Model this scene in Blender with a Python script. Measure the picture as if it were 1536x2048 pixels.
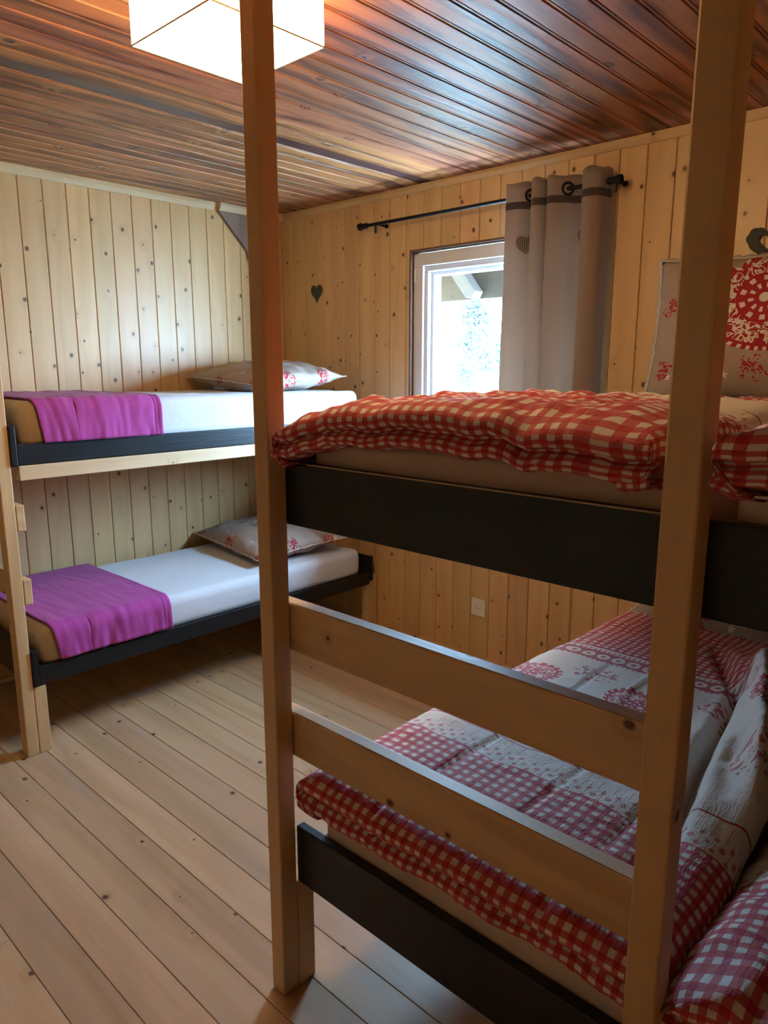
import bpy, bmesh, math, random
from math import sin, cos, pi, radians
from mathutils import Vector, Matrix, noise as mnoise
random.seed(7)
for o in list(bpy.data.objects): bpy.data.objects.remove(o)
SC = bpy.context.scene
COL = SC.collection

# ------------------------------------------------------------------ camera
cam = bpy.data.cameras.new('camera'); camo = bpy.data.objects.new('camera', cam); COL.objects.link(camo)
cam.sensor_fit = 'VERTICAL'; cam.sensor_height = 36.0; cam.lens = 1450.0*36/2048
camo.location = (0, 0, 1.5); camo.rotation_euler = (radians(90-11.3), 0, radians(43.2))
cam.clip_start = .02
SC.camera = camo

# ------------------------------------------------------------------ light, exposure
SKY = 112.0
EXPOSURE = 0.36
LAMP_SHADE = 8.5
BULB_W = 9.0
w = bpy.data.worlds.new('world'); SC.world = w; w.use_nodes = True
bg = w.node_tree.nodes['Background']; bg.inputs[0].default_value = (.40, .66, 1, 1); bg.inputs[1].default_value = SKY
SC.view_settings.view_transform = 'Standard'; SC.view_settings.look = 'None'
SC.view_settings.gamma = 1; SC.view_settings.exposure = EXPOSURE; SC.view_settings.use_curve_mapping = False
def portal(loc, rot, sx, sy):
    l = bpy.data.lights.new('window_portal', 'AREA'); l.shape = 'RECTANGLE'; l.size = sx; l.size_y = sy
    l.cycles.is_portal = True
    o = bpy.data.objects.new('window_portal', l); COL.objects.link(o); o.location = loc; o.rotation_euler = rot

# ------------------------------------------------------------------ room numbers
XL, YF, ZC = -3.60, 2.934, 2.39        # left wall, window wall, ceiling
XR, YB = 0.75, -1.35                   # right wall, wall behind the camera
WX0, WX1, WZ0, WZ1 = -2.573, -1.56, 1.10, 2.085   # window opening
portal(((WX0+WX1)/2, YF+.10, (WZ0+WZ1)/2), (radians(-90), 0, 0), WX1-WX0, WZ1-WZ0)

# ------------------------------------------------------------------ node helpers
class E:
    nt = None
    def __init__(s, v): s.v = v
    @staticmethod
    def m(op, *a, clamp=False):
        n = E.nt.nodes.new('ShaderNodeMath'); n.operation = op; n.use_clamp = clamp
        for i, x in enumerate(a):
            x = x.v if isinstance(x, E) else x
            if isinstance(x, (int, float)): n.inputs[i].default_value = x
            else: E.nt.links.new(x, n.inputs[i])
        return E(n.outputs[0])
    def __add__(a, b): return E.m('ADD', a, b)
    __radd__ = __add__
    def __sub__(a, b): return E.m('SUBTRACT', a, b)
    def __rsub__(a, b): return E.m('SUBTRACT', b, a)
    def __mul__(a, b): return E.m('MULTIPLY', a, b)
    __rmul__ = __mul__
    def __truediv__(a, b): return E.m('DIVIDE', a, b)
    def __lt__(a, b): return E.m('LESS_THAN', a, b)
    def __gt__(a, b): return E.m('GREATER_THAN', a, b)
def fract(a): return E.m('FRACT', a)
def absf(a): return E.m('ABSOLUTE', a)
def minf(a, b): return E.m('MINIMUM', a, b)
def maxf(a, b): return E.m('MAXIMUM', a, b)
def sinf(a): return E.m('SINE', a)
def cosf(a): return E.m('COSINE', a)
def sqrtf(a): return E.m('SQRT', maxf(a, 0.0))
def powf(a, b): return E.m('POWER', a, b)
def atan2f(a, b): return E.m('ARCTAN2', a, b)
def floorf(a): return E.m('FLOOR', a)
def clampf(a): return E.m('ADD', a, 0.0, clamp=True)
def sstep(lo, hi, a):
    n = E.nt.nodes.new('ShaderNodeMapRange'); n.interpolation_type = 'SMOOTHSTEP'
    E.nt.links.new(a.v, n.inputs[0]); n.inputs[1].default_value = lo; n.inputs[2].default_value = hi
    return E(n.outputs[0])
def orf(*a):
    r = a[0]
    for x in a[1:]: r = maxf(r, x)
    return r
def mix(f, a, b):
    n = E.nt.nodes.new('ShaderNodeMix'); n.data_type = 'RGBA'
    for i, x in ((0, f), (6, a), (7, b)):
        x = x.v if isinstance(x, E) else x
        if isinstance(x, (int, float)): n.inputs[i].default_value = x
        elif isinstance(x, tuple): n.inputs[i].default_value = (*x, 1)
        else: E.nt.links.new(x, n.inputs[i])
    return E(n.outputs[2])
def vec(x, y, z):
    n = E.nt.nodes.new('ShaderNodeCombineXYZ')
    for i, k in enumerate((x, y, z)):
        if isinstance(k, E): E.nt.links.new(k.v, n.inputs[i])
        else: n.inputs[i].default_value = k
    return E(n.outputs[0])
def sep(v):
    n = E.nt.nodes.new('ShaderNodeSeparateXYZ'); E.nt.links.new(v.v, n.inputs[0])
    return E(n.outputs[0]), E(n.outputs[1]), E(n.outputs[2])
def noise(v, scale=1, detail=3, rough=.5, dist=0):
    n = E.nt.nodes.new('ShaderNodeTexNoise'); E.nt.links.new(v.v, n.inputs['Vector'])
    n.inputs['Scale'].default_value = scale; n.inputs['Detail'].default_value = detail
    n.inputs['Roughness'].default_value = rough; n.inputs['Distortion'].default_value = dist
    return E(n.outputs['Fac'])
def voro(v, scale=1, dim='3D'):
    n = E.nt.nodes.new('ShaderNodeTexVoronoi'); n.voronoi_dimensions = dim; E.nt.links.new(v.v, n.inputs['Vector'])
    n.inputs['Scale'].default_value = scale
    return E(n.outputs['Distance']), E(n.outputs['Color'])
def texco(kind='Object'):
    n = E.nt.nodes.new('ShaderNodeTexCoord'); return E(n.outputs[kind])
def island():
    n = E.nt.nodes.new('ShaderNodeNewGeometry'); return E(n.outputs['Random Per Island'])
def mat(name):
    m = bpy.data.materials.new(name); m.use_nodes = True; E.nt = m.node_tree
    m.node_tree.nodes.clear()
    out = m.node_tree.nodes.new('ShaderNodeOutputMaterial')
    b = m.node_tree.nodes.new('ShaderNodeBsdfPrincipled')
    m.node_tree.links.new(b.outputs[0], out.inputs[0])
    m['_'] = 0
    return m, b, out
def setc(b, key, x):
    x = x.v if isinstance(x, E) else x
    if isinstance(x, tuple): b.inputs[key].default_value = (*x, 1)
    elif isinstance(x, (int, float)): b.inputs[key].default_value = x
    else: E.nt.links.new(x, b.inputs[key])
def bump(b, h, strength=.3, dist=.01):
    n = E.nt.nodes.new('ShaderNodeBump'); n.inputs['Strength'].default_value = strength; n.inputs['Distance'].default_value = dist
    E.nt.links.new(h.v, n.inputs['Height']); E.nt.links.new(n.outputs[0], b.inputs['Normal'])
def plain(name, col, rough=.5, metal=0):
    m, b, o = mat(name); setc(b, 'Base Color', col); setc(b, 'Roughness', rough); setc(b, 'Metallic', metal); return m

def wood(name, c1, c2, knot, axis='z', rings=1.0, knots=1.0, rough=.5, var=.12, gl=0, grainb=.15, streak=None, per=True, ringw=.42, spec=.5):
    m, b, o = mat(name); setc(b, 'Specular IOR Level', spec)
    x, y, z = sep(texco())
    r = island() if per else E.m('ADD', 0.37, 0.0)
    g, a, c = {'x': (x, y, z), 'y': (y, z, x), 'z': (z, x, y)}[axis]
    g = g + r*37.0; a2 = a + r*11.3; c2_ = c + r*5.7
    kd, kc = voro(vec(g*6.2 + fract(r*13.7)*3.0, (a+c)*7.5 + r*50.0, 0.0), 1, '2D')
    kr, kg, kb = sep(kc)
    thr = 1.0 - min(.9, .66*knots)
    size = sstep(thr, 1.0, kr)*.060 + .032
    kmask = (1.0 - sstep(.45, 1.0, kd/size))*(kr > thr)*.95
    halo = E.m('POWER', 2.718, kd*kd*(-50.0))*(kr > thr)
    warp = noise(vec(g*.9, a2*6, c2_*6), 1, 3, .5)
    ph = (warp*26.0 + (a2+c2_)*60.0 + halo*7.0)*rings
    ring = sinf(ph)*.5 + .5
    ring = powf(ring, 2.0)
    fine = noise(vec(g*5, a2*260, c2_*260), 1, 2, .6)
    mid = noise(vec(g*1.1, a2*28, c2_*28), 1, 3, .6)
    f = clampf(ring*ringw + (fine-.5)*.4 + (mid-.5)*.8 + .16)
    col = mix(f, c1, c2)
    if streak: col = mix(sstep(.52, .75, noise(vec(g*.7, a2*9, c2_*9), 1.7, 4, .65)), col, streak)
    col = mix(halo*.35, col, c2)
    col = mix(kmask, col, knot)
    hsv = E.nt.nodes.new('ShaderNodeHueSaturation'); E.nt.links.new(col.v, hsv.inputs['Color'])
    r2 = fract(r*17.31)
    E.nt.links.new((r2*(2*var) + (1-var)).v, hsv.inputs['Value'])
    E.nt.links.new((fract(r*7.7)*.016+.492).v, hsv.inputs['Hue'])
    setc(b, 'Base Color', E(hsv.outputs[0])); setc(b, 'Roughness', (fine-.5)*.2 + rough)
    if gl: setc(b, 'Coat Weight', gl); setc(b, 'Coat Roughness', .22)
    bump(b, fine*.5 + ring*.5, grainb, .002)
    return m

PINE1, PINE2, KNOT = (.68, .47, .23), (.50, .30, .12), (.085, .032, .012)
M = {}
M['wall_v'] = wood('pine_panelling', (.66, .425, .20), (.55, .325, .135), KNOT, 'z', rings=.7, knots=1.0, rough=.42, var=.08)
M['pine_x'] = wood('pine_timber_x', (.68, .46, .24), (.50, .30, .13), KNOT, 'x', rings=.8, knots=.45, rough=.48, var=.03)
M['pine_y'] = wood('pine_timber_y', (.72, .54, .33), (.56, .38, .2), KNOT, 'y', rings=.8, knots=.5, rough=.48, var=.03)
M['pine_z'] = wood('pine_timber_z', (.66, .44, .22), (.50, .30, .13), KNOT, 'z', rings=.6, knots=.22, rough=.48, var=.03)
M['floor'] = wood('floor_boards', (.53, .365, .215), (.37, .235, .12), (.07, .035, .02), 'x', rings=.5, knots=.28, rough=.42, var=.13, streak=(.44, .33, .23))
M['ceil'] = wood('dark_stained_ceiling', (.40, .145, .055), (.11, .032, .014), (.03, .012, .008), 'y', rings=.9, knots=.2, rough=.46, var=.16, grainb=1.0, streak=(.13, .042, .02), ringw=.75, spec=.30)
M['ceil_dark'] = wood('dark_ceiling_strip', (.07, .03, .03), (.04, .015, .018), (.03, .012, .008), 'y', rough=.35, var=.05)
M['greywood'] = wood('grey_weathered_wood', (.30, .20, .14), (.2, .13, .09), (.1, .05, .03), 'z', rough=.6)
M['darkgap'] = plain('dark_gap', (.03, .018, .01), .9)
def blackpaint():
    m, b, o = mat('black_painted_wood'); x, y, z = sep(texco())
    n = noise(vec(x*6, y*6, z*120), 1, 3, .6); s = sstep(.62, .8, noise(vec(x*14, y*14, z*60), 1, 4, .7))
    setc(b, 'Base Color', mix(s*.4, (.008, .0085, .0095), (.04, .05, .06))); setc(b, 'Specular IOR Level', .35); setc(b, 'Roughness', n*.3+.30); bump(b, n, .25, .002); return m
M['black'] = blackpaint()
M['metal'] = plain('black_metal', (.012, .011, .011), .35, .6)
M['pvc'] = plain('white_pvc', (.72, .70, .70), .3)
M['white'] = plain('white_plastic', (.8, .78, .72), .35)
M['slate'] = plain('dark_grey_felt', (.055, .055, .042), .8)
M['reveal'] = plain('brown_window_reveal', (.14, .065, .035), .6)
M['socket_dark'] = plain('socket_hole', (.05, .04, .04), .6)
def glass():
    m, b, o = mat('window_glass'); nt = m.node_tree
    t = nt.nodes.new('ShaderNodeBsdfTransparent'); t.inputs[0].default_value = (.93, .97, .97, 1)
    g = nt.nodes.new('ShaderNodeBsdfGlossy'); g.inputs['Roughness'].default_value = .02
    mx = nt.nodes.new('ShaderNodeMixShader'); mx.inputs[0].default_value = .06
    nt.links.new(t.outputs[0], mx.inputs[1]); nt.links.new(g.outputs[0], mx.inputs[2]); nt.links.new(mx.outputs[0], o.inputs[0]); return m
M['glass'] = glass()
def cloth(name, c, c2=None, weave=900, rough=.85, sheen=.2, bs=.25, wr=0):
    m, b, o = mat(name); x, y, z = sep(texco())
    n = noise(vec(x, y, z), weave*.4, 2, .7); l = noise(vec(x, y, z), 9, 4, .6)
    col = mix(l, c, c2 or c)
    setc(b, 'Base Color', col); setc(b, 'Roughness', rough); setc(b, 'Sheen Weight', sheen)
    h = n*.15
    if wr: h = h + noise(vec(x*wr, y*1.5, z*wr), 3.0, 4, .55, .6)*2.5
    bump(b, h, bs, .004); return m
M['sheet'] = cloth('white_bedsheet', (.62, .63, .66), (.58, .59, .62), wr=2.0, bs=.5)
M['sheet_fg'] = cloth('beige_bedsheet', (.62, .48, .40), (.56, .42, .35), wr=3.0, bs=.35)
M['mattress'] = cloth('tan_mattress_cover', (.42, .30, .17), (.36, .25, .14), bs=.4, wr=2.0)
M['purple'] = cloth('purple_fleece', (.40, .04, .27), (.33, .03, .215), weave=1400, sheen=.1, bs=.6, wr=1.5)

# ---- patterned cotton: u across, v along, in metres
RED, CREAM = (.44, .012, .022), (.72, .65, .58)
def heart(u, v, cu, cv, s, rot=0.0):
    du, dv = (u-cu)/s, (v-cv)/s
    if rot: du, dv = du*cos(rot)+dv*sin(rot), dv*cos(rot)-du*sin(rot)
    # distance-like field < 0 inside, scalable threshold through s
    q = du*du + dv*dv - 1.0
    return q*q*q - du*du*dv*dv*dv, du, dv
def flower(u, v, pu, pv, ou, ov, r, petals=8):
    a = (fract(u/pu+ou)-.5)*pu; b = (fract(v/pv+ov)-.5)*pv
    d = sqrtf(a*a+b*b); th = atan2f(a, b)
    return (d < (cosf(th*petals)*.3+.7)*r)*(d > r*.22)
def ornate(u, v, rot, cu, cv, s):
    """a red heart filled with a papercut pattern: returns mask of red"""
    f, a, b = heart(u, v, cu, cv, s, rot)
    inside = f < 0.0
    f2, a2, b2 = heart(u, v, cu, cv, s*1.10, rot)
    rimz = (f2 < 0.0)*(sinf(atan2f(a, b)*34.0) > -.2)
    fi, a3, b3 = heart(u, v, cu, cv, s*.93, rot)
    inner = fi < 0.0
    d, c = voro(vec(a*4.3, b*4.3, 0.0)); n = noise(vec(a, b, 0.0), 5.5, 2, .5, .8)
    cut = (absf(n-.5) < .05)
    bb = b-.25; rr = sqrtf(a*a + bb*bb); th = atan2f(a, bb)
    ros = (sinf(th*10.0 + 0.0) > .35)*(rr > .20)*(rr < .30)
    ros2 = (sinf(th*10.0 + 1.6) > .3)*(rr > .36)*(rr < .46)
    cen = rr < .10
    near = rr < .52
    white = orf(cut*(1.0-near), ros, ros2, cen)
    return orf(rimz*(1.0-inside), inside*(1.0-inner*white))
def gingham(u, v, p=.026):
    return (fract(u/p) > .5) + (fract(v/p) > .5)
def duvet_mat(name, foot_edge=1.29, mirror=False, p=.026):
    m, b, o = mat(name)
    n = E.nt.nodes.new('ShaderNodeUVMap'); n.uv_map = 'UVMap'
    u, v, _ = sep(E(n.outputs[0]))
    F = foot_edge
    g = gingham(u, v, p)
    gcol = mix(g > .5, CREAM, (.52, .085, .09)); gcol = mix(g > 1.5, gcol, RED)
    wob = sinf(u*38.0)*.004 + sinf(u*17.0)*.003
    zone_g = orf(v < (wob+F), v > F+.83)
    l1 = absf(v-wob-F) < .0022; l2 = absf(v-wob-(F+.10)) < .0022
    band = (v > F)*(v < F+.10)
    P_ = .034
    hexl = (absf(fract(u/P_)-.5) > .472)*(v > F+.012)*(v < F+.055) 
    hexm = (absf(fract(u/P_)-.5) < .028)*(v > F+.048)*(v < F+.088)
    hexl = orf(hexl, hexm)
    fl = orf(flower(u, v-F, P_, .5, 0.5, .5-.020, .0065), flower(u, v-F, P_, .5, 0.0, .5-.052, .0080), flower(u, v-F, P_, .5, .5, .5-.086, .0065))*band
    hb = (v > F+.72)*(v < F+.82)
    ring = (fract(u/.05)-.5)*.05; rv = v-(F+.765); rd = sqrtf(ring*ring+rv*rv)
    lace = orf(((rd < .021)*(rd > .008)), (absf(rv) > .036)*(absf(sinf(u*190.0)) > .5))
    lacecol = mix(lace, (.42, .08, .08), CREAM)
    # plain zone with hearts and little clusters
    pu = .37
    k = floorf(u/pu+.47); lu = u - k*pu
    hm = ornate(lu, v, 0.0, .0+.007, F+.47, .088)
    hm2 = orf(hm, ornate(lu, v, 0.0, .185, F+.24, .06))
    dd = (fract(u/pu+.0)-.5)*pu; dv = v-(F+.62); cr = sqrtf(dd*dd*.6+dv*dv)
    clus = (cr < .055)*(noise(vec(u, v, 0.0), 60, 1, .5) > .54)
    dd2 = (fract(u/pu+.5)-.5)*pu; dv2 = v-(F+.27); cr2 = sqrtf(dd2*dd2*.6+dv2*dv2)
    clus2 = (cr2 < .05)*(noise(vec(u, v, 3.0), 60, 1, .5) > .54)
    redm = orf(l1, l2, hexl*.7, fl, hm2, clus*.8, clus2*.8)
    fcream = CREAM
    col = mix(redm, fcream, RED)
    dots = (sinf(u*900.0)*sinf(v*900.0) > .55)*(v > F+.105)*(v < F+.15)
    col = mix(dots*.45, col, (.3, .25, .22))
    col = mix(hb, col, lacecol)
    col = mix(zone_g, col, gcol)
    setc(b, 'Base Color', col); setc(b, 'Roughness', .75); setc(b, 'Sheen Weight', .1)
    # seersucker puckers
    h = noise(vec(u*190, v*95, 0.0), 1, 2, .5) + noise(vec(u*18, v*18, 0.0), 1, 3, .6)*.9
    bump(b, h, .55, .004)
    return m
M['duvet'] = duvet_mat('gingham_heart_cotton')
def pillow_mat(name, big=False):
    m, b, o = mat(name)
    n = E.nt.nodes.new('ShaderNodeUVMap'); n.uv_map = 'UVMap'
    u, v, _ = sep(E(n.outputs[0]))
    T = (.36, .285, .235)
    def star(pu, pv, ou, ov, r):
        a = (fract(u/pu+ou)-.5)*pu; c = (fract(v/pv+ov)-.5)*pv
        d = sqrtf(a*a+c*c); th = atan2f(a, c)
        return d < (powf(absf(cosf(th*2.5)), 3.0)*.65+.35)*r
    st = orf(star(.21, .26, .1, .2, .014), star(.27, .19, .5, .6, .014))
    def clus(pu, pv, ou, ov, r, sd):
        a = (fract(u/pu+ou)-.5)*pu; c = (fract(v/pv+ov)-.5)*pv
        d = sqrtf(a*a+c*c)
        return (d < r*(noise(vec(u, v, sd+9), 30, 1, .5)*2.4-.35))*(absf(noise(vec(u, v, sd), 55, 1, .5)-.5) > .06)
    cl = orf(clus(.31, .23, .25, .05, .042, 1.0), flower(u, v, .31, .29, .75, .45, .022))
    rd = cl
    if big:
        h = ornate(u, v, radians(38), .42, .315, .175)
        hm, _, _ = heart(u, v, .42, .315, .19, radians(38)); near = hm < 0.0
        rd = orf(h, cl*(1.0-near)); st = st*(1.0-near)
        base = mix(near, T, CREAM)
    else: base = mix(0.0, T, T)
    col = mix(st, base, (.75, .68, .58)); col = mix(rd, col, (.36, .01, .02))
    setc(b, 'Base Color', col); setc(b, 'Roughness', .8)
    bump(b, noise(vec(u, v, 0.0), 9, 4, .6)*2.0 + noise(vec(u, v, 0.0), 500, 1, .5)*.2, .45, .006)
    return m
M['pillow'] = pillow_mat('taupe_pillow_cotton'); M['pillow_big'] = pillow_mat('taupe_heart_pillow_cotton', True)
def curtain_mat():
    m, b, o = mat('curtain_linen')
    n = E.nt.nodes.new('ShaderNodeUVMap'); n.uv_map = 'UVMap'
    u, v, _ = sep(E(n.outputs[0]))
    band = (v > .078)*(v < .108)
    w_ = noise(vec(u*900, v*60, 0.0), 1, 2, .7)*.5 + noise(vec(u*60, v*900, 0.0), 1, 2, .7)*.5
    base = mix(w_, (.44, .33, .27), (.28, .205, .165))
    def ap(cu, cv):
        f, a, c = heart(u, v*-1.0, cu, -cv, .034); return f < 0.0
    plaid = mix((fract(u/.008) > .5)*.6 + (fract(v/.008) > .5)*.4, (.30, .20, .14), (.06, .03, .02))
    col = mix(band, base, (.085, .06, .055)); col = mix(orf(ap(.132, .26), ap(.705, .25)), col, plaid)
    setc(b, 'Base Color', col); setc(b, 'Roughness', .9); setc(b, 'Sheen Weight', .2)
    bump(b, w_, .3, .002)
    tr = E.nt.nodes.new('ShaderNodeBsdfTranslucent'); E.nt.links.new(col.v, tr.inputs[0])
    mx = E.nt.nodes.new('ShaderNodeMixShader'); mx.inputs[0].default_value = .3
    E.nt.links.new(b.outputs[0], mx.inputs[1]); E.nt.links.new(tr.outputs[0], mx.inputs[2]); E.nt.links.new(mx.outputs[0], o.inputs[0])
    return m
M['curtain'] = curtain_mat()
def emis(name, col, st, tr=0):
    m, b, o = mat(name); nt = m.node_tree
    e = nt.nodes.new('ShaderNodeEmission'); e.inputs[0].default_value = (*col, 1); e.inputs[1].default_value = st
    if tr:
        t = nt.nodes.new('ShaderNodeBsdfTranslucent'); t.inputs[0].default_value = (.8, .76, .65, 1)
        a = nt.nodes.new('ShaderNodeAddShader'); nt.links.new(e.outputs[0], a.inputs[0]); nt.links.new(t.outputs[0], a.inputs[1]); nt.links.new(a.outputs[0], o.inputs[0])
    else: nt.links.new(e.outputs[0], o.inputs[0])
    return m

# ------------------------------------------------------------------ mesh helpers
def obj(name, bm, m, parent=None, smooth=False, bevel=0, kind=None, uv=None):
    me = bpy.data.meshes.new(name); bmesh.ops.recalc_face_normals(bm, faces=bm.faces); bm.to_mesh(me); bm.free()
    o = bpy.data.objects.new(name, me); COL.objects.link(o)
    if m: me.materials.append(m)
    if smooth:
        for p in me.polygons: p.use_smooth = True
    if bevel:
        b = o.modifiers.new('bevel', 'BEVEL'); b.width = bevel; b.segments = 2; b.limit_method = 'ANGLE'
    if parent is not None:
        o.parent = parent; o.matrix_parent_inverse = Matrix.Translation(-parent.location) if False else Matrix()
        o.location = -parent.location if parent.type == 'EMPTY' and parent.parent is None else (0, 0, 0)
    if kind: o['kind'] = kind
    return o
def box(bm, x0, x1, y0, y1, z0, z1):
    v = [bm.verts.new(p) for p in ((x0,y0,z0),(x1,y0,z0),(x1,y1,z0),(x0,y1,z0),(x0,y0,z1),(x1,y0,z1),(x1,y1,z1),(x0,y1,z1))]
    for f in ((0,3,2,1),(4,5,6,7),(0,1,5,4),(1,2,6,5),(2,3,7,6),(3,0,4,7)): bm.faces.new([v[i] for i in f])
def B(*a):
    bm = bmesh.new(); box(bm, *a); return bm
def prism(bm, pts, ax, a0, a1):
    """extrude polygon pts (p,q) along axis ax from a0 to a1; (p,q) are the other two axes in xyz order"""
    def P(p, q, a): 
        l = [p, q]; l.insert(ax, a); return tuple(l)
    A = [bm.verts.new(P(p, q, a0)) for p, q in pts]; Bv = [bm.verts.new(P(p, q, a1)) for p, q in pts]
    n = len(pts); bm.faces.new(A[::-1]); bm.faces.new(Bv)
    for i in range(n): bm.faces.new((A[i], A[(i+1) % n], Bv[(i+1) % n], Bv[i]))
def cyl(bm, p0, p1, r, seg=16, r2=None):
    p0, p1 = Vector(p0), Vector(p1); d = (p1-p0).normalized()
    a = d.orthogonal().normalized(); c = d.cross(a); r2 = r if r2 is None else r2
    A = [bm.verts.new(p0 + (a*cos(t)+c*sin(t))*r) for t in [2*pi*i/seg for i in range(seg)]]
    Bv = [bm.verts.new(p1 + (a*cos(t)+c*sin(t))*r2) for t in [2*pi*i/seg for i in range(seg)]]
    bm.faces.new(A[::-1]); bm.faces.new(Bv)
    for i in range(seg): bm.faces.new((A[i], A[(i+1) % seg], Bv[(i+1) % seg], Bv[i]))
def torus(bm, c, n, R, r, S=24, s=8):
    c, n = Vector(c), Vector(n).normalized(); a = n.orthogonal().normalized(); b = n.cross(a)
    g = [[bm.verts.new(c + (a*cos(t)+b*sin(t))*(R+r*cos(q)) + n*r*sin(q)) for q in [2*pi*j/s for j in range(s)]] for t in [2*pi*i/S for i in range(S)]]
    for i in range(S):
        for j in range(s): bm.faces.new((g[i][j], g[(i+1)%S][j], g[(i+1)%S][(j+1)%s], g[i][(j+1)%s]))
def grid(fn, nu, nv, uvfn=None):
    bm = bmesh.new(); uvl = bm.loops.layers.uv.new('UVMap') if uvfn else None
    V = [[bm.verts.new(fn(i/nu, j/nv)) for j in range(nv+1)] for i in range(nu+1)]
    for i in range(nu):
        for j in range(nv):
            f = bm.faces.new((V[i][j], V[i+1][j], V[i+1][j+1], V[i][j+1]))
            if uvl:
                for l, (a, b) in zip(f.loops, ((i, j), (i+1, j), (i+1, j+1), (i, j+1))): l[uvl].uv = uvfn(a/nu, b/nv)
    return bm
def empty(name, loc):
    o = bpy.data.objects.new(name, None); o.location = loc; o.empty_display_size = .1; COL.objects.link(o); return o
def tag(o, label, cat, group=None):
    o['label'] = label; o['category'] = cat
    if group: o['group'] = group
    return o
def N(x, y, z=0): return mnoise.noise(Vector((x, y, z)))

# ------------------------------------------------------------------ room shell
def board_wall(name, axis, fixed, sign, a0, a1, z0, z1, pitch, phase, holes=(), m=None):
    """vertical boards; axis 0: boards follow x on plane y=fixed, axis 1: follow y on plane x=fixed; room is at -sign"""
    bm = bmesh.new(); k = math.floor((a0-phase)/pitch); t = .014; ch = .0028; g = .0012
    while phase + k*pitch < a1:
        s, e = max(a0, phase+k*pitch+g), min(a1, phase+(k+1)*pitch-g); k += 1
        if e-s < .006: continue
        segs = [(s, e, z0, z1)]
        for (h0, h1, hz0, hz1) in holes:
            out = []
            for (s_, e_, u0, u1) in segs:
                if e_ <= h0 or s_ >= h1: out.append((s_, e_, u0, u1)); continue
                if s_ < h0: out.append((s_, h0, u0, u1)); 
                if e_ > h1: out.append((h1, e_, u0, u1))
                mm, nn = max(s_, h0), min(e_, h1)
                if hz0 > u0: out.append((mm, nn, u0, hz0))
                if hz1 < u1: out.append((mm, nn, hz1, u1))
            segs = out
        for (s_, e_, u0, u1) in segs:
            if e_-s_ < .004: continue
            c_ = min(ch, (e_-s_)/3)
            pts = [(s_, fixed+sign*t), (s_, fixed+sign*c_), (s_+c_, fixed), (e_-c_, fixed), (e_, fixed+sign*c_), (e_, fixed+sign*t)]
            if axis == 1: pts = [(q, p) for p, q in pts]
            prism(bm, pts, 2, u0, u1)
    # backing (kept thick so no light leaks)
    def bk(s, e, u0, u1):
        f0, f1 = sorted((fixed+sign*(t-.002), fixed+sign*.16))
        if axis == 0: box(bm, s, e, f0, f1, u0, u1)
        else: box(bm, f0, f1, s, e, u0, u1)
    if holes:
        h0, h1, hz0, hz1 = holes[0]
        bk(a0-.16, h0, z0, z1); bk(h1, a1+.16, z0, z1); bk(h0, h1, z0, hz0); bk(h0, h1, hz1, z1)
    else: bk(a0-.16, a1+.16, z0, z1)
    return obj(name, bm, m or M['wall_v'], kind='structure')
board_wall('wall_front', 0, YF, 1, XL, XR, 0, ZC, .1145, -1.912, holes=[(WX0, WX1, WZ0, WZ1)])
board_wall('wall_left', 1, XL, -1, YB, YF, 0, ZC, .1103, 1.304)
board_wall('wall_right', 1, XR, 1, YB, YF, 0, ZC, .11, 0)
W2 = (-1.9, -.9, .9, 2.0)
board_wall('wall_back', 0, YB, -1, XL, XR, 0, ZC, .11, 0)

bm = bmesh.new(); y = YB; i = 0; PB = .118
while y < YF:
    xs = [XL] + sorted(random.uniform(XL+.5, XR-.5) for _ in range(1 if i % 3 == 0 else 0)) + [XR]
    y1 = min(y+PB, YF)
    for a, b_ in zip(xs, xs[1:]):
        c = .0016; pts = [(y+.0007, -.02), (y+.0007, -c), (y+c+.0007, 0), (y1-c-.0007, 0), (y1-.0007, -c), (y1-.0007, -.02)]
        prism(bm, pts, 0, a+.0006, b_-.0006)
    y = y1; i += 1
box(bm, XL-.2, XR+.2, YB-.2, YF+.2, -.12, -.014)
obj('floor', bm, M['floor'], kind='structure')

bm = bmesh.new(); x = XL; PC = .0840
STRIP = (-2.50, -2.42)
k = 0
edges = []
x = -2.42
while x < XR: edges.append((x, min(x+PC, XR))); x += PC
x = -2.50
while x > XL: edges.append((max(x-PC, XL), x)); x -= PC
for a, b_ in edges:
    c = .004; g0, g1 = a+.0005, b_-.0125
    if g1-g0 > .02:
        pts = [(g0, ZC+.016), (g0, ZC+c), (g0+c*.6, ZC), (g1-c*.6, ZC), (g1, ZC+c), (g1+.0005, ZC+.006), (g1+.003, ZC+.002), (g1+.0085, ZC+.002), (b_-.0008, ZC+.006), (b_-.0005, ZC+.016)]
        prism(bm, pts, 1, YB, YF)
box(bm, XL-.2, XR+.2, YB-.2, YF+.2, ZC+.014, ZC+.15)
obj('ceiling', bm, M['ceil'], kind='structure')
obj('trim_1', B(STRIP[0], STRIP[1], YB, YF, ZC+.004, ZC+.016), M['ceil_dark'], kind='structure')
def cove(pts, ax, a0, a1, name, m):
    bm = bmesh.new(); prism(bm, pts, ax, a0, a1); return obj(name, bm, m, kind='structure', bevel=.003)
cove([(YF-.0, ZC), (YF-.0, ZC-.035), (YF-.008, ZC-.035), (YF-.02, ZC-.018), (YF-.02, ZC)], 0, XL, XR, 'trim_2', M['pine_x'])
cove([(XL, ZC), (XL, ZC-.042), (XL+.008, ZC-.042), (XL+.02, ZC-.02), (XL+.02, ZC)], 1, YB, 2.455, 'trim_3', M['pine_y'])
cove([(XL, ZC), (XL, ZC-.042), (XL+.03, ZC-.042), (XL+.045, ZC-.02), (XL+.045, ZC)], 1, 2.475, YF-.02, 'trim_4', M['pine_y'])
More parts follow.
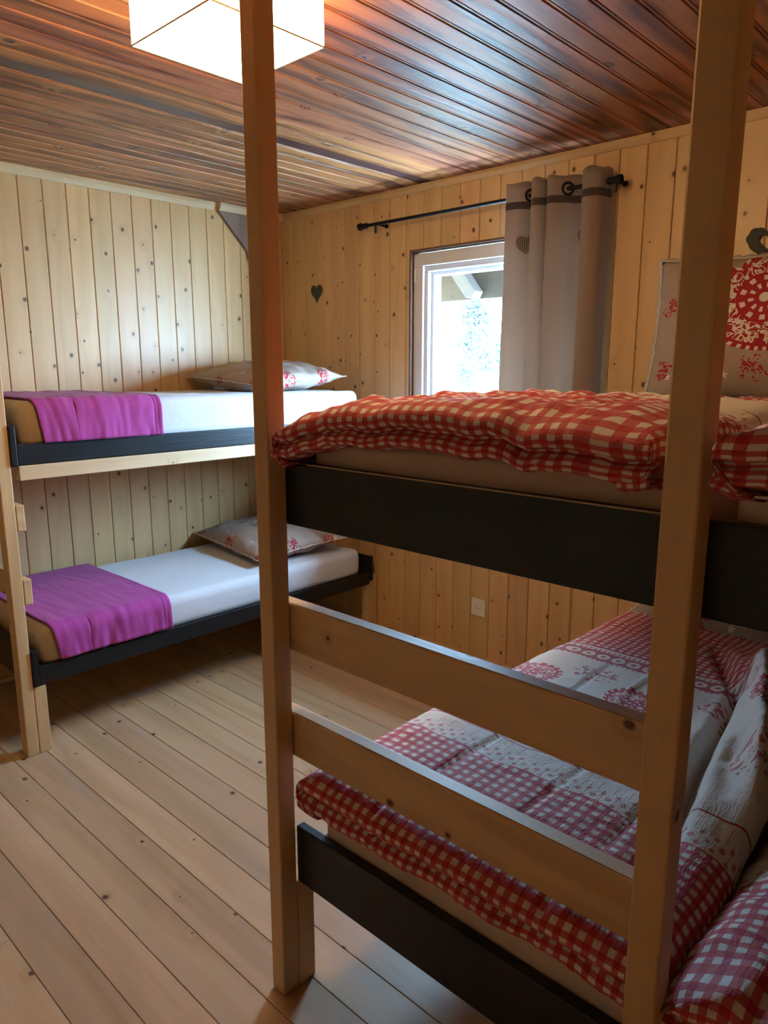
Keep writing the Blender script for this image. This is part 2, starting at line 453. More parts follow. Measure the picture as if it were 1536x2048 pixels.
bm = bmesh.new(); prism(bm, [(2.47, ZC-.04), (2.665, 2.15), (2.675, 2.10), (2.83, 2.10), (2.83, ZC-.04)], 0, XL, XL+.028)
obj('trim_5', bm, M['greywood'], kind='structure', bevel=.003)
obj('baseboard_front', B(XL, XR, YF-.014, YF, 0, .022), M['pine_x'], kind='structure', bevel=.002)
obj('baseboard_left', B(XL, XL+.014, YB, YF-.014, 0, .022), M['pine_y'], kind='structure', bevel=.002)

# ------------------------------------------------------------------ window
win = empty('window_1', (WX0, YF, WZ0)); win['kind'] = 'structure'
def ring(bm, x0, x1, z0, z1, wd, y0, y1):
    box(bm, x0, x1, y0, y1, z0, z0+wd); box(bm, x0, x1, y0, y1, z1-wd, z1)
    box(bm, x0, x0+wd, y0, y1, z0+wd, z1-wd); box(bm, x1-wd, x1, y0, y1, z0+wd, z1-wd)
bm = bmesh.new(); ring(bm, WX0-.001, WX1+.001, WZ0-.001, WZ1+.001, .010, YF-.002, YF+.16); obj('window_reveal', bm, M['reveal'], win)
bm = bmesh.new(); ring(bm, WX0+.010, WX1-.010, WZ0+.01, WZ1-.018, .062, YF+.02, YF+.07); obj('window_frame', bm, M['pvc'], win, bevel=.004)
bm = bmesh.new(); ring(bm, WX0+.066, WX1-.066, WZ0+.066, WZ1-.078, .030, YF+.035, YF+.10); obj('window_sash', bm, M['pvc'], win, bevel=.006)
bm = bmesh.new(); ring(bm, WX0+.094, WX1-.094, WZ0+.094, WZ1-.106, .020, YF+.06, YF+.12); obj('glazing_bead', bm, M['pvc'], win, bevel=.004)
obj('glass_pane', B(WX0+.11, WX1-.11, YF+.085, YF+.089, WZ0+.11, WZ1-.12), M['glass'], win)
obj('hinge', B(WX0+.018, WX0+.026, YF+.012, YF+.02, WZ1-.16, WZ1-.085), M['white'], win, bevel=.002)
obj('window_sill', B(WX0, WX1, YF-.03, YF+.02, WZ0-.02, WZ0), M['pine_x'], win, bevel=.003)

# ------------------------------------------------------------------ outdoors
M['snow'] = None
def hill_mat():
    m, b, o = mat('pale_hillside'); v = texco(); n = noise(v, .5, 5, .6)
    setc(b, 'Base Color', mix(n, (.55, .60, .50), (.75, .78, .72))); setc(b, 'Roughness', .9); return m
def hillf(s, t):
    x = -22+30*s; y_ = 4.5 + 40*t; z = -1.2 + 6.5*(t**1.1) + .5*N(x*.3, y_*.3); return (x, y_, z)
obj('ground', grid(hillf, 40, 40), hill_mat(), smooth=True, kind='structure')
M['bark'] = plain('bark', (.014, .011, .009), .9)
def leafmat(name, c1, c2):
    m, b, o = mat(name); setc(b, 'Base Color', mix(island(), c1, c2)); setc(b, 'Roughness', .7); return m
M['leaf'] = leafmat('leaves', (.004, .008, .006), (.012, .018, .012)); M['leafy'] = leafmat('yellow_leaves', (.02, .022, .004), (.03, .033, .006))
M['leafb'] = leafmat('far_leaves', (.003, .009, .009), (.010, .02, .018))
def leaves(centres, n, size, rs):
    bm = bmesh.new()
    for c, r in centres:
        for _ in range(n):
            d = Vector((random.gauss(0, 1), random.gauss(0, 1), random.gauss(0, 1)))*r*.5 + Vector(c)
            a = Vector((random.gauss(0, 1), random.gauss(0, 1), random.gauss(0, 1))).normalized(); b_ = a.orthogonal().normalized()
            s = size*random.uniform(.6, 1.3)
            bm.faces.new([bm.verts.new(d+a*s), bm.verts.new(d+b_*s*.4), bm.verts.new(d-a*s), bm.verts.new(d-b_*s*.4)])
    return bm
def tree(name, base, h, spread, n, size, mleaf, label, cl=14, group=None):
    t = empty(name, base); tag(t, label, 'tree', group)
    bm = bmesh.new(); b0 = Vector(base); top = b0+Vector((.05*h, 0, h)); cyl(bm, b0-Vector((0,0,.3)), top, .02*h*.6, 8, .006)
    cs = []
    for i in range(cl):
        f = .25+.75*i/cl; p = b0+(top-b0)*f; d = Vector((random.uniform(-1, 1), random.uniform(-1, 1), random.uniform(.1, .5)))*spread*(1.15-f)
        cyl(bm, p, p+d, .008*h*.5, 6, .003); cs.append((p+d, spread*.42)); cs.append((p+d*.55, spread*.3))
    obj('trunk', bm, M['bark'], t); obj('foliage', leaves(cs, n, size, 0), mleaf, t)
tree('sapling', (-5.97, 8.0, -.75), 2.85, .45, 30, .026, M['leaf'], 'thin leafy sapling seen through the window on the bright slope', cl=18)
tree('hillside_tree', (-13.6, 15.0, .3), 2.9, 1.0, 120, .06, M['leafb'], 'blue-green tree high up behind the window, left of the others', cl=12)
tree('hillside_tree', (-11.4, 15.5, .3), 2.9, 1.0, 120, .06, M['leaf'], 'grey-green tree high up behind the window, in the middle', cl=12)
tree('hillside_tree', (-9.5, 14.5, .3), 2.7, .8, 120, .06, M['leafy'], 'yellow-green tree high up behind the window beside the curtain', cl=10)
rf = empty('roof_overhang', (-2.5, YF+.2, 2.2)); rf['kind'] = 'structure'
M['eave'] = wood('eave_boards', (.035, .022, .012), (.022, .013, .007), KNOT, 'x', rough=.7)
M['rafter'] = wood('bleached_rafter', (.14, .125, .115), (.10, .09, .08), KNOT, 'y', rough=.7)
obj('fascia', B(-6, 1.5, 3.35, 3.39, 1.865, 2.42), M['eave'], rf)
bm = bmesh.new(); prism(bm, [(YF+.17, 2.75), (YF+.17, 2.79), (3.45, 2.60), (3.45, 2.56)], 0, -6, 1.5); obj('soffit', bm, M['eave'], rf)
bm = bmesh.new(); prism(bm, [(-2.66, 2.10), (-2.60, 2.14), (-2.405, 1.90), (-2.425, 1.868), (-2.465, 1.868)], 1, 3.27, 3.345); obj('brace', bm, M['rafter'], rf)
for xr in (-4.2, -3.15, -1.16):
    bm = bmesh.new(); prism(bm, [(YF+.17, 2.74), (YF+.17, 2.58), (3.33, 1.89), (3.33, 2.03)], 0, xr-.045, xr+.045); obj('rafter', bm, M['rafter'], rf)

# ------------------------------------------------------------------ ceiling lamp
LX0, LX1, LY0, LY1, LZ = -1.640, -1.332, .922, 1.222, 2.205
lamp = tag(empty('ceiling_lamp', ((LX0+LX1)/2, (LY0+LY1)/2, ZC)), 'square cream fabric box lamp glowing on the dark wooden ceiling', 'lamp')
bm = bmesh.new(); t = .002
box(bm, LX0, LX1, LY0, LY1, LZ, LZ+t)
box(bm, LX0, LX0+t, LY0, LY1, LZ+t, ZC-.004); box(bm, LX1-t, LX1, LY0, LY1, LZ+t, ZC-.004)
box(bm, LX0+t, LX1-t, LY0, LY0+t, LZ+t, ZC-.004); box(bm, LX0+t, LX1-t, LY1-t, LY1, LZ+t, ZC-.004)
obj('lamp_shade', bm, emis('lit_lampshade', (1, .74, .42), LAMP_SHADE, True), lamp)
bm = bmesh.new(); e = .0014
for z in (LZ,):
    box(bm, LX0-e, LX1+e, LY0-e, LY0+e, z-e, z+e); box(bm, LX0-e, LX1+e, LY1-e, LY1+e, z-e, z+e)
    box(bm, LX0-e, LX0+e, LY0-e, LY1+e, z-e, z+e); box(bm, LX1-e, LX1+e, LY0-e, LY1+e, z-e, z+e)
obj('shade_frame', bm, plain('shade_edging', (.62, .52, .35), .6), lamp)
bm = bmesh.new(); cyl(bm, (-1.44, 1.10, ZC), (-1.44, 1.10, ZC-.05), .025, 16); obj('socket', bm, M['white'], lamp)
bm = bmesh.new(); bmesh.ops.create_uvsphere(bm, u_segments=20, v_segments=14, radius=.03, matrix=Matrix.Translation((-1.44, 1.10, ZC-.08))); obj('bulb', bm, emis('lit_bulb', (1, .78, .5), 60), lamp, smooth=True)
pl = bpy.data.lights.new('bulb_light', 'POINT'); pl.energy = BULB_W; pl.color = (1, .72, .42); pl.shadow_soft_size = .03
plo = bpy.data.objects.new('bulb_light', pl); COL.objects.link(plo); plo.parent = lamp; plo.location = Vector((-1.44, 1.10, ZC-.13))-lamp.location

# ------------------------------------------------------------------ curtain and rod
RY, RZ = 2.850, 2.222
rod = tag(empty('curtain_rod', (-2.84, RY, RZ)), 'thin black metal curtain rod above the window', 'curtain rod')
bm = bmesh.new(); cyl(bm, (-2.82, RY, RZ), (-1.43, RY, RZ), .0085, 16); obj('rod', bm, M['metal'], rod, smooth=False)
for xa, xb in ((-2.855, -2.80), (-1.455, -1.40)):
    bm = bmesh.new(); cyl(bm, (xa, RY, RZ), (xb, RY, RZ), .014, 16); cyl(bm, (xa+(.0 if xa < -2 else .04), RY, RZ), (xa+(.015 if xa < -2 else .055), RY, RZ), .018, 16); obj('end_cap', bm, M['metal'], rod)
for xb in (-2.735, -1.425):
    bm = bmesh.new(); cyl(bm, (xb, RY, RZ-.0), (xb, YF-.004, RZ), .006, 10); cyl(bm, (xb, RY, RZ-.045), (xb, RY, RZ), .006, 10); cyl(bm, (xb, YF-.005, RZ), (xb, YF, RZ), .011, 16); obj('bracket', bm, M['metal'], rod)
CT, CB = 2.275, 1.02
ARC = 1.0
CP = [(-1.925,-.01),(-1.905,-.045),(-1.85,-.040),(-1.812,0),(-1.800,.03),(-1.789,0),(-1.787,-.035),(-1.757,-.058),(-1.728,-.03),(-1.722,.02),(-1.718,.02),(-1.712,-.035),(-1.680,-.045),(-1.632,-.004),(-1.600,.040),(-1.565,.040),(-1.552,0),(-1.545,-.045),(-1.508,-.06),(-1.472,-.04),(-1.462,0),(-1.458,.04)]
def ccat(P, t):
    n = len(P)-1; x = min(max(t, 0), .99999)*n; i = int(x); f = x-i
    p = [P[max(i-1, 0)], P[i], P[i+1], P[min(i+2, n)]]
    return tuple(.5*((2*p[1][k]) + (-p[0][k]+p[2][k])*f + (2*p[0][k]-5*p[1][k]+4*p[2][k]-p[3][k])*f*f + (-p[0][k]+3*p[1][k]-3*p[2][k]+p[3][k])*f**3) for k in (0, 1))
def cpath(s, v=0):
    x, d = ccat(CP, s)
    d = d*(1-.25*v) + .010*N(s*7, v*1.3)*v
    return x - .018*v*(1-s) + .010*v*N(s*6+3, v), RY + d
def cf(a, b_):
    x, y_ = cpath(a, b_); z = CT - (CT-CB)*b_ + (.004*sin(a*60) if b_ == 0 else 0)
    return (x, min(y_, YF-.02), z)
cur = obj('curtain', grid(cf, 240, 50, lambda a, b_: (a*ARC, b_*(CT-CB))), M['curtain'], smooth=True)
sm = cur.modifiers.new('thick', 'SOLIDIFY'); sm.thickness = .003
tag(cur, 'taupe linen eyelet curtain bunched at the right side of the window', 'curtain')
for k in (3, 13):
    x, y_ = cpath(k/21); x2, y2 = cpath((k+.2)/21); tdir = Vector((x2-x, y2-y_, 0)).normalized(); nrm = Vector((-tdir.y, tdir.x, 0))
    bm = bmesh.new(); torus(bm, (x, y_, RZ), nrm, .023, .005); g = obj('eyelet', bm, M['metal'], None, smooth=True); g.parent = cur

# ------------------------------------------------------------------ wall ornaments, socket
def heart_pts(n=48, s=1):
    r = []
    for i in range(n):
        t = 2*pi*i/n; r.append((16*sin(t)**3/17*s, (13*cos(t)-5*cos(2*t)-2*cos(3*t)-cos(4*t))/17*s))
    return r
bm = bmesh.new(); prism(bm, [(-3.289+p*.052*1.0, 1.926+q*.058) for p, q in heart_pts()], 1, YF-.006, YF-.001)
tag(obj('heart_ornament', bm, M['slate'], bevel=.001), 'small solid dark grey heart hanging on the pine wall left of the window', 'ornament')
def ring_heart(cx, cz, s):
    bm = bmesh.new(); n = 96; out = []; inn = []
    for i, (p, q) in enumerate(heart_pts(n, 1)):
        k = 1 + .07*abs(sin(pi*i/n*14)); out.append((cx+p*s*k, cz+q*s*k)); inn.append((cx+p*s*.42, cz+q*s*.42+.004))
    y0, y1 = YF-.010, YF-.002
    A = [[bm.verts.new((p, yy, q)) for p, q in L] for L in (out, inn) for yy in (y0, y1)]
    for i in range(n):
        j = (i+1) % n
        for a, b_ in ((0, 2), (3, 1), (1, 0), (2, 3)): bm.faces.new((A[a][i], A[a][j], A[b_][j], A[b_][i]))
    return bm
tag(obj('heart_ornament', ring_heart(-.868, 1.937, .074), M['slate']), 'scalloped dark grey heart with a heart-shaped hole above the propped pillow', 'ornament')
so = tag(empty('wall_socket', (-2.084, YF, .288)), 'white square wall socket low on the pine wall under the window', 'socket')
obj('cover_plate', B(-2.128, -2.040, YF-.009, YF-.001, .243, .333), M['white'], so, bevel=.003)
bm = bmesh.new(); cyl(bm, (-2.084, YF-.0115, .288), (-2.084, YF-.008, .288), .024, 6); obj('socket_face', bm, M['white'], so)
for dx, dz in ((-.009, .0), (.009, 0), (0, -.006)):
    bm = bmesh.new(); cyl(bm, (-2.084+dx, YF-.0121, .288+dz), (-2.084+dx, YF-.011, .288+dz), .0028, 10); obj('pin_hole', bm, M['socket_dark'], so)

# ------------------------------------------------------------------ bunk frames
PY0, PY1 = .925, .973                     # front posts
def part(name, par, m, *a, bevel=.003): return obj(name, B(*a), m, par, bevel=bevel)
R1 = tag(empty('bunk_bed', (-1.22, PY0, 0)), 'double-width bunk bed in front, pine posts and rungs with black rails', 'bunk bed')
for xa, xb in ((-1.245, -1.199), (-.374, -.325), (.56, .608)):
    part('post', R1, M['pine_z'], xa, xb, PY0, PY1, 0, ZC-.001, bevel=.004)
    part('support_leg', R1, M['pine_z'], xa, xb, PY1+.001, PY1+.052, 0, .292)
for z0, z1 in ((.878, .989), (.620, .728)): part('rung', R1, M['pine_x'], -1.245, -.345, PY1+.001, PY1+.036, z0, z1, bevel=.004)
for z0, z1 in ((1.167, 1.303), (.294, .441)):
    part('end_rail', R1, M['black'], -1.243, .606, PY1+.0015, PY1+.025, z0, z1) if z0 > 1 else part('end_rail', R1, M['black'], -1.199, .606, PY1+.0015, PY1+.025, z0, z1)
    part('head_rail', R1, M['black'], -1.20, .606, YF-.036, YF-.016, z0, z1-.03)
    part('side_rail', R1, M['black'], -1.20, -1.178, PY1+.026, YF-.037, z0+.002, z0+.075 if z0 < 1 else z1-.03)
    part('side_rail', R1, M['black'], .58, .602, PY1+.026, YF-.037, z0, z0+.075)
    part('centre_rail', R1, M['black'], -.36, -.335, PY1+.026, YF-.037, z0, z0+.05)
    for sx0, sx1 in ((-1.177, -.361), (-.334, .579)):
        part('bed_base', R1, M['pine_x'], sx0, sx1, PY1+.026, YF-.037, z0+.052, z0+.068, bevel=0)
o = part('pale_edge', R1, plain('pale_edge_strip', (.42, .31, .20), .5), -1.199, -.374, PY1+.0008, PY1+.004, 1.3008, 1.3034, bevel=0); o['label'] = 'pale strip along the top edge of the upper rail'  # thin pale strip along the front top edge of the black rail
R2 = tag(empty('bunk_bed', (-2.815, PY0, 0)), 'bunk bed against the left wall with a pale timber under its upper black rail', 'bunk bed')
for xa, xb in ((-2.845, -2.79), (-3.585, -3.54)):
    part('post', R2, M['pine_z'], xa, xb, PY0+.012, PY1+.01, 0, ZC-.001, bevel=.004)
    part('support_leg', R2, M['pine_z'], xa, xb, PY1+.011, PY1+.058, 0, .278)
part('support_leg', R2, M['pine_z'], -2.845, -2.80, YF-.09, YF-.016, 0, .33)
for z0, z1 in ((.898, .998), (.612, .712)): part('rung', R2, M['pine_x'], -3.585, -2.79, PY1+.0105, PY1+.042, z0, z1, bevel=.004)
for z0, z1, zs in ((1.145, 1.292, 1.223), (.282, .425, .358)):
    part('end_rail', R2, M['black'], -3.58, -2.783, PY1+.011, PY1+.034, z0-.003, z1)
    part('side_rail', R2, M['black'], -2.81, -2.787, PY1+.035, YF-.085, z0, zs)
    part('side_rail', R2, M['black'], -3.58, -3.56, PY1+.035, YF-.085, z0, zs)
    part('head_rail', R2, M['black'], -3.58, -2.783, YF-.084, YF-.062, z0+.02, z1+.02)
    part('bed_base', R2, M['pine_x'], -3.555, -2.812, PY1+.036, YF-.09, z0+.04, z0+.056, bevel=0)
part('support_beam', R2, M['pine_y'], -2.833, -2.787, PY1+.036, YF-.017, 1.088, 1.143)

# ------------------------------------------------------------------ mattresses
def rounded(x0, x1, y0, y1, z0, z1, r=.035, seg=5, wob=.004, nx=24, ny=60, sd=0):
    bm = bmesh.new()
    bmesh.ops.create_cube(bm, size=1, matrix=Matrix.Translation(((x0+x1)/2, (y0+y1)/2, (z0+z1)/2)) @ Matrix.Diagonal((x1-x0, y1-y0, z1-z0, 1)))
    bmesh.ops.bevel(bm, geom=list(bm.edges), offset=r, segments=seg, profile=.5, affect='EDGES')
    # slice for wrinkles
    for k in range(1, nx): bmesh.ops.bisect_plane(bm, geom=bm.verts[:]+bm.edges[:]+bm.faces[:], plane_co=(x0+(x1-x0)*k/nx, 0, 0), plane_no=(1, 0, 0))
    for k in range(1, ny): bmesh.ops.bisect_plane(bm, geom=bm.verts[:]+bm.edges[:]+bm.faces[:], plane_co=(0, y0+(y1-y0)*k/ny, 0), plane_no=(0, 1, 0))
    for v in bm.verts:
        p = v.co; d = wob*(N(p.x*9+sd, p.y*5, p.z*14)+.5*N(p.x*25, p.y*14+sd, p.z*30))
        if p.z > z0+.01: v.co.z += d if p.z > z1-r else 0
        v.co.x += d*.5; v.co.y += d*.5
    return bm
def mattress(name, label, mm, *a, **k):
    return tag(obj(name, rounded(*a, **k), mm, smooth=True), label, 'mattress', None)
mattress('mattress', 'front upper bunk mattress in a beige fitted sheet, left of the right-hand post', M['sheet_fg'], -1.150, -.365, 1.003, 2.88, 1.238, 1.356, r=.02, nx=10, ny=30, sd=3)
mattress('mattress', 'front upper bunk mattress at the right edge, beige sheet, right of the right-hand post', M['sheet_fg'], -.310, .56, 1.003, 2.88, 1.238, 1.356, r=.03, nx=10, ny=30, sd=5)
mattress('mattress', 'front lower bunk mattress in a beige sheet above the low black rail', M['sheet_fg'], -1.135, -.362, 1.003, 2.88, .365, .548, r=.025, nx=10, ny=30, sd=7)
mattress('mattress', 'front lower bunk mattress at the bottom right corner under the second duvet', M['sheet_fg'], -.315, .56, 1.003, 2.88, .365, .548, r=.025, nx=10, ny=30, sd=9)
mu = mattress('mattress', 'left upper bunk mattress in a white fitted sheet', M['sheet'], -3.565, -2.800, 1.035, 2.79, 1.203, 1.376, r=.04, sd=11)
ml = mattress('mattress', 'left lower bunk mattress in a white fitted sheet', M['sheet'], -3.565, -2.800, 1.035, 2.80, .34, .497, r=.045, sd=13)
# tan mattress ticking at the foot end, where the sheet stops
def footcover(par, z0, z1):
    o = obj('bare_foot_end', rounded(-3.567, -2.797, 1.028, 1.36, z0-.001, z1+.002, r=.04, nx=8, ny=10, sd=2), M['mattress'], None, smooth=True); o.parent = par; o['label'] = 'tan bare foot end of the mattress'
footcover(mu, 1.204, 1.376); footcover(ml, .341, .497)

# ------------------------------------------------------------------ purple blankets
def blanket(ztop, zhem, y0, y1, label, sd):
    xw, xo, r = -3.572, -2.789, .045
    L1 = (xo-r)-xw; L2 = r*pi/2; L3 = (ztop-r)-zhem; L = L1+L2+L3
    def f(a, b_):
        y_ = y0+(y1-y0)*b_; s = a*L
        wr = .0035*N(y_*16+sd, s*3) + .002*N(y_*35, s*9+sd)
        y_ += .010*N(s*3+sd, b_*2)
        if s < L1: x, z, nx, nz = xw+s, ztop, 0, 1
        elif s < L1+L2:
            t = (s-L1)/r; x, z = xo-r+r*sin(t), ztop-r+r*cos(t); nx, nz = sin(t), cos(t)
        else: x, z, nx, nz = xo, ztop-r-(s-L1-L2), 1, 0
        hang = max(0, (s-L1)/(L2+L3))
        bulge = .006*hang + wr*(1+1.5*hang)
        # stitched hem ridges near the head end
        for yy in (.018, .034): bulge -= .0022*math.exp(-((y1-y_-yy)/.003)**2)
        if hang > 0: y_ += (.03*hang*(1-b_) if b_ < .3 else 0)
        return (x+nx*bulge, y_, z+nz*(bulge+.003))
    o = obj('blanket', grid(f, 90, 110), M['purple'], smooth=True)
    s = o.modifiers.new('t', 'SOLIDIFY'); s.thickness = .007; s.offset = 1
    return tag(o, label, 'blanket')
blanket(1.3795, 1.222, 1.075, 1.60, 'purple fleece blanket draped over the foot of the left upper bunk', 1.0)
blanket(.503, .366, 1.065, 1.585, 'purple fleece blanket draped over the foot of the left lower bunk', 5.0)

# ------------------------------------------------------------------ pillows
def pillow(name, label, w_, h_, T, mtx, mm, sd=0, flange=.0, ucorner=(0, 0), n=44, group=None):
    bm = bmesh.new(); uvl = bm.loops.layers.uv.new('UVMap')
    def P(i, j, side):
        u, v = -1+2*i/n, -1+2*j/n
        tt = max(0, (1-abs(u)**2.2)*(1-abs(v)**2.2))**.5
        x = u*w_/2*(1-.07*(1-v*v)**1*abs(u)**3 if False else 1-.05*(1-v*v)*abs(u)); y_ = v*h_/2*(1-.05*(1-u*u)*abs(v))
        z = side*T/2*tt
        e = min(1, tt*3)
        z += .012*N(u*2.2+sd, v*2.2, side)*e + .008*N(u*5+sd, v*5, side*2)*e + .006*(1-tt)*N(u*7, v*7+sd)
        return Vector((x, y_, z))
    for side in (1, -1):
        V = [[bm.verts.new(P(i, j, side)) for j in range(n+1)] for i in range(n+1)]
        for i in range(n):
            for j in range(n):
                f = bm.faces.new((V[i][j], V[i+1][j], V[i+1][j+1], V[i][j+1]))
                for l, (a, b_) in zip(f.loops, ((i, j), (i+1, j), (i+1, j+1), (i, j+1))):
                    l[uvl].uv = (a/n*w_+ucorner[0], b_/n*h_+ucorner[1])
    bmesh.ops.remove_doubles(bm, verts=bm.verts, dist=.0006)
    o = obj(name, bm, mm, smooth=True); o.matrix_world = mtx
    # stitched edge
    e = bmesh.new(); ring_ = []
    def edge(u, v):
        return Vector((u*w_/2*(1-.05*(1-v*v)*abs(u)), v*h_/2*(1-.05*(1-u*u)*abs(v)), .006*N(u*7, v*7+sd)))
    for k in range(n): ring_.append((-1+2*k/n, -1))
    for k in range(n): ring_.append((1, -1+2*k/n))
    for k in range(n): ring_.append((1-2*k/n, 1))
    for k in range(n): ring_.append((-1, 1-2*k/n))
    m_ = len(ring_); A = []
    for k, (u, v) in enumerate(ring_):
        p = edge(u, v); q = edge(u*1.0, v*1.0) + Vector((u if abs(u) == 1 else 0, v if abs(v) == 1 else 0, 0))*(.012+.004*sin(k*2.1))
        A.append((e.verts.new(p+Vector((0, 0, .002))), e.verts.new(q), e.verts.new(p-Vector((0, 0, .002)))))
    for k in range(m_):
        a, b_ = A[k], A[(k+1) % m_]
        e.faces.new((a[0], b_[0], b_[1], a[1])); e.faces.new((a[1], b_[1], b_[2], a[2]))
    eo = obj('edge_trim', e, M['trim_cloth'], smooth=True); eo.parent = o; eo['label'] = 'frayed pale edge'
    return tag(o, label, 'pillow', group)
M['trim_cloth'] = cloth('pale_fringe', (.55, .48, .40))
def MT(loc, rx=0, ry=0, rz=0):
    return Matrix.Translation(loc) @ Matrix.Rotation(rz, 4, 'Z') @ Matrix.Rotation(ry, 4, 'Y') @ Matrix.Rotation(rx, 4, 'X')
pillow('pillow', 'taupe pillow with red motifs lying at the head of the left upper bunk', .68, .56, .16, MT((-3.20, 2.46, 1.452), radians(4), radians(3), radians(-4)), M['pillow'], 1.0, ucorner=(.05, .12))
pillow('pillow', 'taupe pillow with red motifs lying at the head of the left lower bunk', .70, .56, .15, MT((-3.215, 2.47, .568), radians(4), radians(2), radians(-6)), M['pillow'], 4.0, ucorner=(.02, .1))
pillow('pillow', 'large taupe pillow with a big red papercut heart propped against the window wall', .66, .52, .17, MT((-.872, 2.80, 1.634), radians(80), 0, radians(3)), M['pillow_big'], 7.0)
pillow('pillow', 'taupe pillow with red motifs at the head of the front lower bunk, behind the duvet', .62, .34, .13, MT((-.83, 2.70, .600), radians(14), 0, 0), M['pillow'], 9.0, ucorner=(.12, .3))

# ------------------------------------------------------------------ duvets
def catmull(P, t):
    n = len(P)-1; x = min(max(t, 0), .99999)*n; i = int(x); f = x-i
    p = [P[max(i-1, 0)], P[i], P[i+1], P[min(i+2, n)]]
    return tuple(.5*((2*p[1][k]) + (-p[0][k]+p[2][k])*f + (2*p[0][k]-5*p[1][k]+4*p[2][k]-p[3][k])*f*f + (-p[0][k]+3*p[1][k]-3*p[2][k]+p[3][k])*f**3) for k in (0, 1))
def polylen(P, n=80):
    L = 0; a = catmull(P, 0)
    for i in range(1, n+1):
        b_ = catmull(P, i/n); L += math.hypot(b_[0]-a[0], b_[1]-a[1]); a = b_
    return L
def duvet(label, x0, x1, y0, y1, zf, foot, left, right, sd, mm, head=None, step=.009):
    """x0,x1,y0,y1: outer edges; zf(x,y): top height; foot/left/right: (outward, drop) profiles starting inward at (-w,0) and ending at the hem"""
    LF, LL, LR = polylen(foot), polylen(left), polylen(right)
    wF, wL, wR = -foot[0][0], -left[0][0], -right[0][0]
    W = (x1-wR)-(x0+wL); H = y1-(y0+wF)
    TU, TV = LL+W+LR, LF+H
    nu, nv = int(TU/step), int(TV/step)
    def f(a, b_):
        s, t = a*TU, b_*TV
        hx = hy = 0
        if s < LL: o, hx = catmull(left, 1-s/LL); x = x0-o
        elif s > LL+W: o, hx = catmull(right, (s-LL-W)/LR); x = x1+o
        else: x = x0+wL+(s-LL)
        k = 1
        if t < LF:
            o, hy = catmull(foot, 1-t/LF)
            q = 1-t/LF
            hy *= 1+.10*N(s*5+sd, 1.3); o += q*(.010*N(s*9+sd, q*2.5)+.007*N(s*22, q*6+sd)); y_ = y0-o; hy += q*(.010*N(s*6, q*3+sd))
        else: y_ = y0+wF+(t-LF)
        if hx: 
            q = min(1, hx/.05); x += q*(.008*N(t*8+sd, s*9)+.006*N(t*19, s*20+sd)); hx *= 1+.25*N(t*3+sd, .7)
        h = max(hx, hy) + .12*min(hx, hy)
        z = zf(x, y_) - h
        return (x, y_, z)
    return tag(obj('duvet', grid(f, nu, nv, lambda a, b_: (a*TU+x0-LL+wL, y0+wF-LF+b_*TV)), mm, smooth=True), label, 'duvet')
def wrinkle(x, y_, sd, a=.006):
    rd = 1-abs(N(x*6+sd, y_*11))*2
    return a*(N(x*5+sd, y_*5) + .6*N(x*13, y_*13+sd) + .35*N(x*30+sd, y_*30) + .5*max(0, rd-.55)*2)
def ridge(x, y_, px, py, dx, dy, w_, h_, l_):
    """a fold crest through (px,py) heading (dx,dy)"""
    n = math.hypot(dx, dy); dx, dy = dx/n, dy/n; a = (x-px)*dx+(y_-py)*dy; b_ = -(x-px)*dy+(y_-py)*dx
    return h_*math.exp(-(b_/w_)**2)*math.exp(-(a/l_)**4)
footU = [(-.14, 0), (-.07, .003), (-.02, .016), (0, .034), (-.004, .050), (-.020, .058), (-.008, .066), (-.001, .078), (-.010, .090), (-.05, .094), (-.08, .090)]
sideU = [(-.16, 0), (-.08, .010), (-.03, .030), (.0, .060), (-.004, .085), (-.025, .105), (-.05, .112)]
rightU = [(-.12, 0), (-.05, .006), (-.01, .02), (.0, .04), (-.004, .06), (-.03, .085), (-.05, .088)]
def zU1(x, y_):
    z = 1.436 - .040*max(0, (y_-1.3))/1.0 + wrinkle(x, y_, 2.0, .010)
    z += .010*sin((x+1.2)*4.0) + .008*N(x*22, y_*6+3) - .03*math.exp(-((x+1.16)/.12)**2)
    return z
duvet('red and cream gingham duvet on the front upper bunk, between the two tall posts', -1.185, -.392, .925, 2.66, zU1, footU, sideU, rightU, 1.0, M['duvet'])
def zU2(x, y_): return 1.440 + wrinkle(x, y_, 8.0, .010) + .012*N(x*6, y_*4) + .02*math.exp(-((y_-1.2)/.3)**2)*max(0, min(1, (x+.3)/.2))
duvet('second gingham duvet of the front upper bunk, cut off by the right edge', -.312, .58, .915, 2.62, zU2, footU, rightU, sideU, 4.0, M['duvet'])
footL = [(-.10, 0), (-.045, .003), (-.012, .016), (0, .032), (-.008, .048), (-.026, .054), (-.012, .064), (-.003, .078), (-.012, .094), (-.04, .098), (-.07, .094)]
sideL = [(-.09, 0), (-.045, .004), (-.012, .018), (.0, .045), (-.004, .065), (-.03, .078), (-.06, .08)]
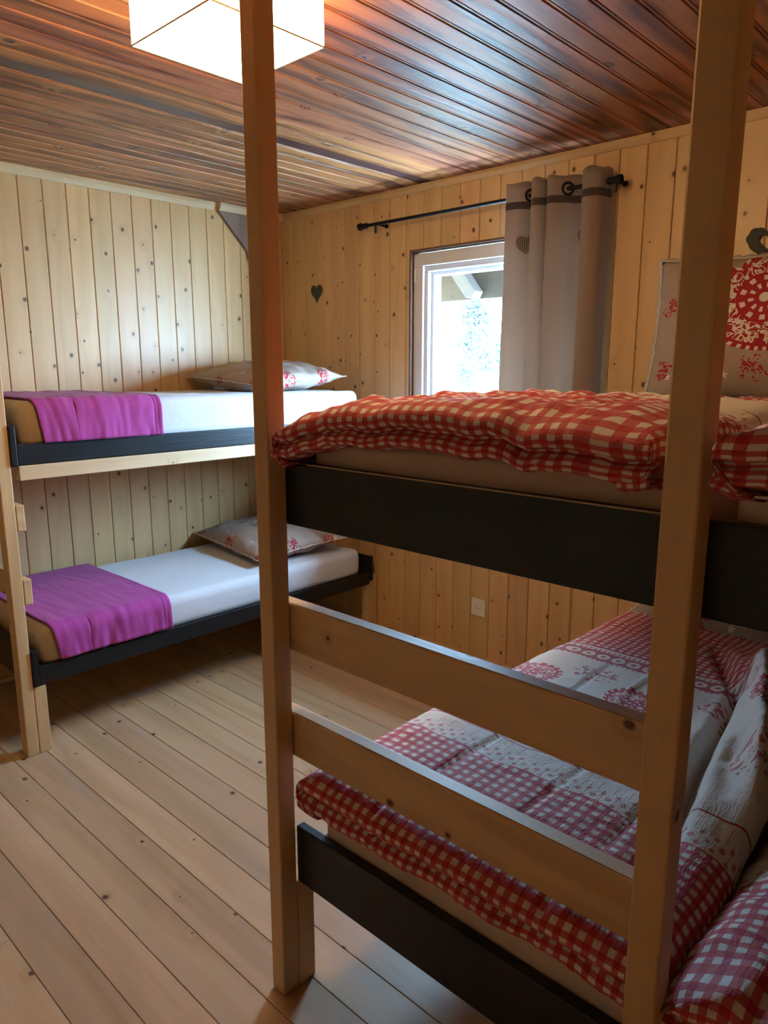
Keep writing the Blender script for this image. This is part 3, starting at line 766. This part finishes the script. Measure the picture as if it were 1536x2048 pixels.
def zL1(x, y_):
    z = .612 - .020*max(0, y_-1.4) + wrinkle(x, y_, 12.0, .004)
    # pressed fold lines along the bed
    for px, d, s0, s1 in ((-.925, .010, .9, 2.05), (-.70, .006, .9, 1.6), (-.53, .007, .9, 1.6), (-.80, -.008, 1.5, 2.4)):
        if s0 < y_ < s1: z -= d*math.exp(-((x-px-.01*sin(y_*5))/.006)**2)*min(1, (y_-s0)/.1, (s1-y_)/.1)
    # heap of cloth against the second bed
    k = max(0, min(1, (y_-1.28)/.35)); e = max(0, min(1, (x+.62)/.14)); e = e*e*(3-2*e)
    z += k*e*.055
    z += ridge(x, y_, -.43, 1.75, -.28, 1.0, .032, .095*k, .62)
    z -= ridge(x, y_, -.515, 1.66, -.14, 1.0, .020, .085, .45)
    z += ridge(x, y_, -.56, 2.05, -.35, 1.0, .04, .045, .35)
    z -= ridge(x, y_, -.60, 2.1, -.5, 1.0, .02, .045, .3)
    z += .012*k*e*N(x*16, y_*9+4) + .008*k*e*N(x*35, y_*24)
    return z
duvet('duvet on the front lower bunk with lace band and red hearts, seen between the rungs', -1.160, -.335, .945, 2.60, zL1, footL, sideL, [(-.06, 0), (-.03, .01), (-.005, .04), (0, .08), (-.01, .12)], 7.0, M['duvet'])
def zL2(x, y_):
    z = .625 + wrinkle(x, y_, 22.0, .012) + .03*math.exp(-((x+.1)/.14)**2)
    z -= ridge(x, y_, -.17, 1.2, .15, 1, .02, .02, .35)
    return z
duvet('red and white gingham duvet in the bottom right corner, on the second front lower bunk', -.345, .58, .945, 2.60, zL2, [(-.10, 0), (-.045, .004), (-.012, .02), (0, .045), (-.008, .065), (-.026, .075), (-.008, .09), (.004, .11), (-.006, .135), (-.03, .145)], [(-.14, 0), (-.09, .012), (-.045, .035), (-.01, .075), (0, .12), (-.005, .16)], sideL, 11.0, M['duvet'])

# ------------------------------------------------------------------ groups of repeats
GROUPS = {'mattress': 'bunk mattresses', 'duvet': 'gingham duvets on the front bunks', 'pillow': 'taupe pillows', 'blanket': 'purple blankets on the left bunks',
          'bunk bed': 'bunk beds', 'ornament': 'grey heart ornaments on the wall', 'tree': 'trees outside the window'}
for o in COL.objects:
    if o.parent is None and o.get('category') in GROUPS: o['group'] = GROUPS[o['category']]
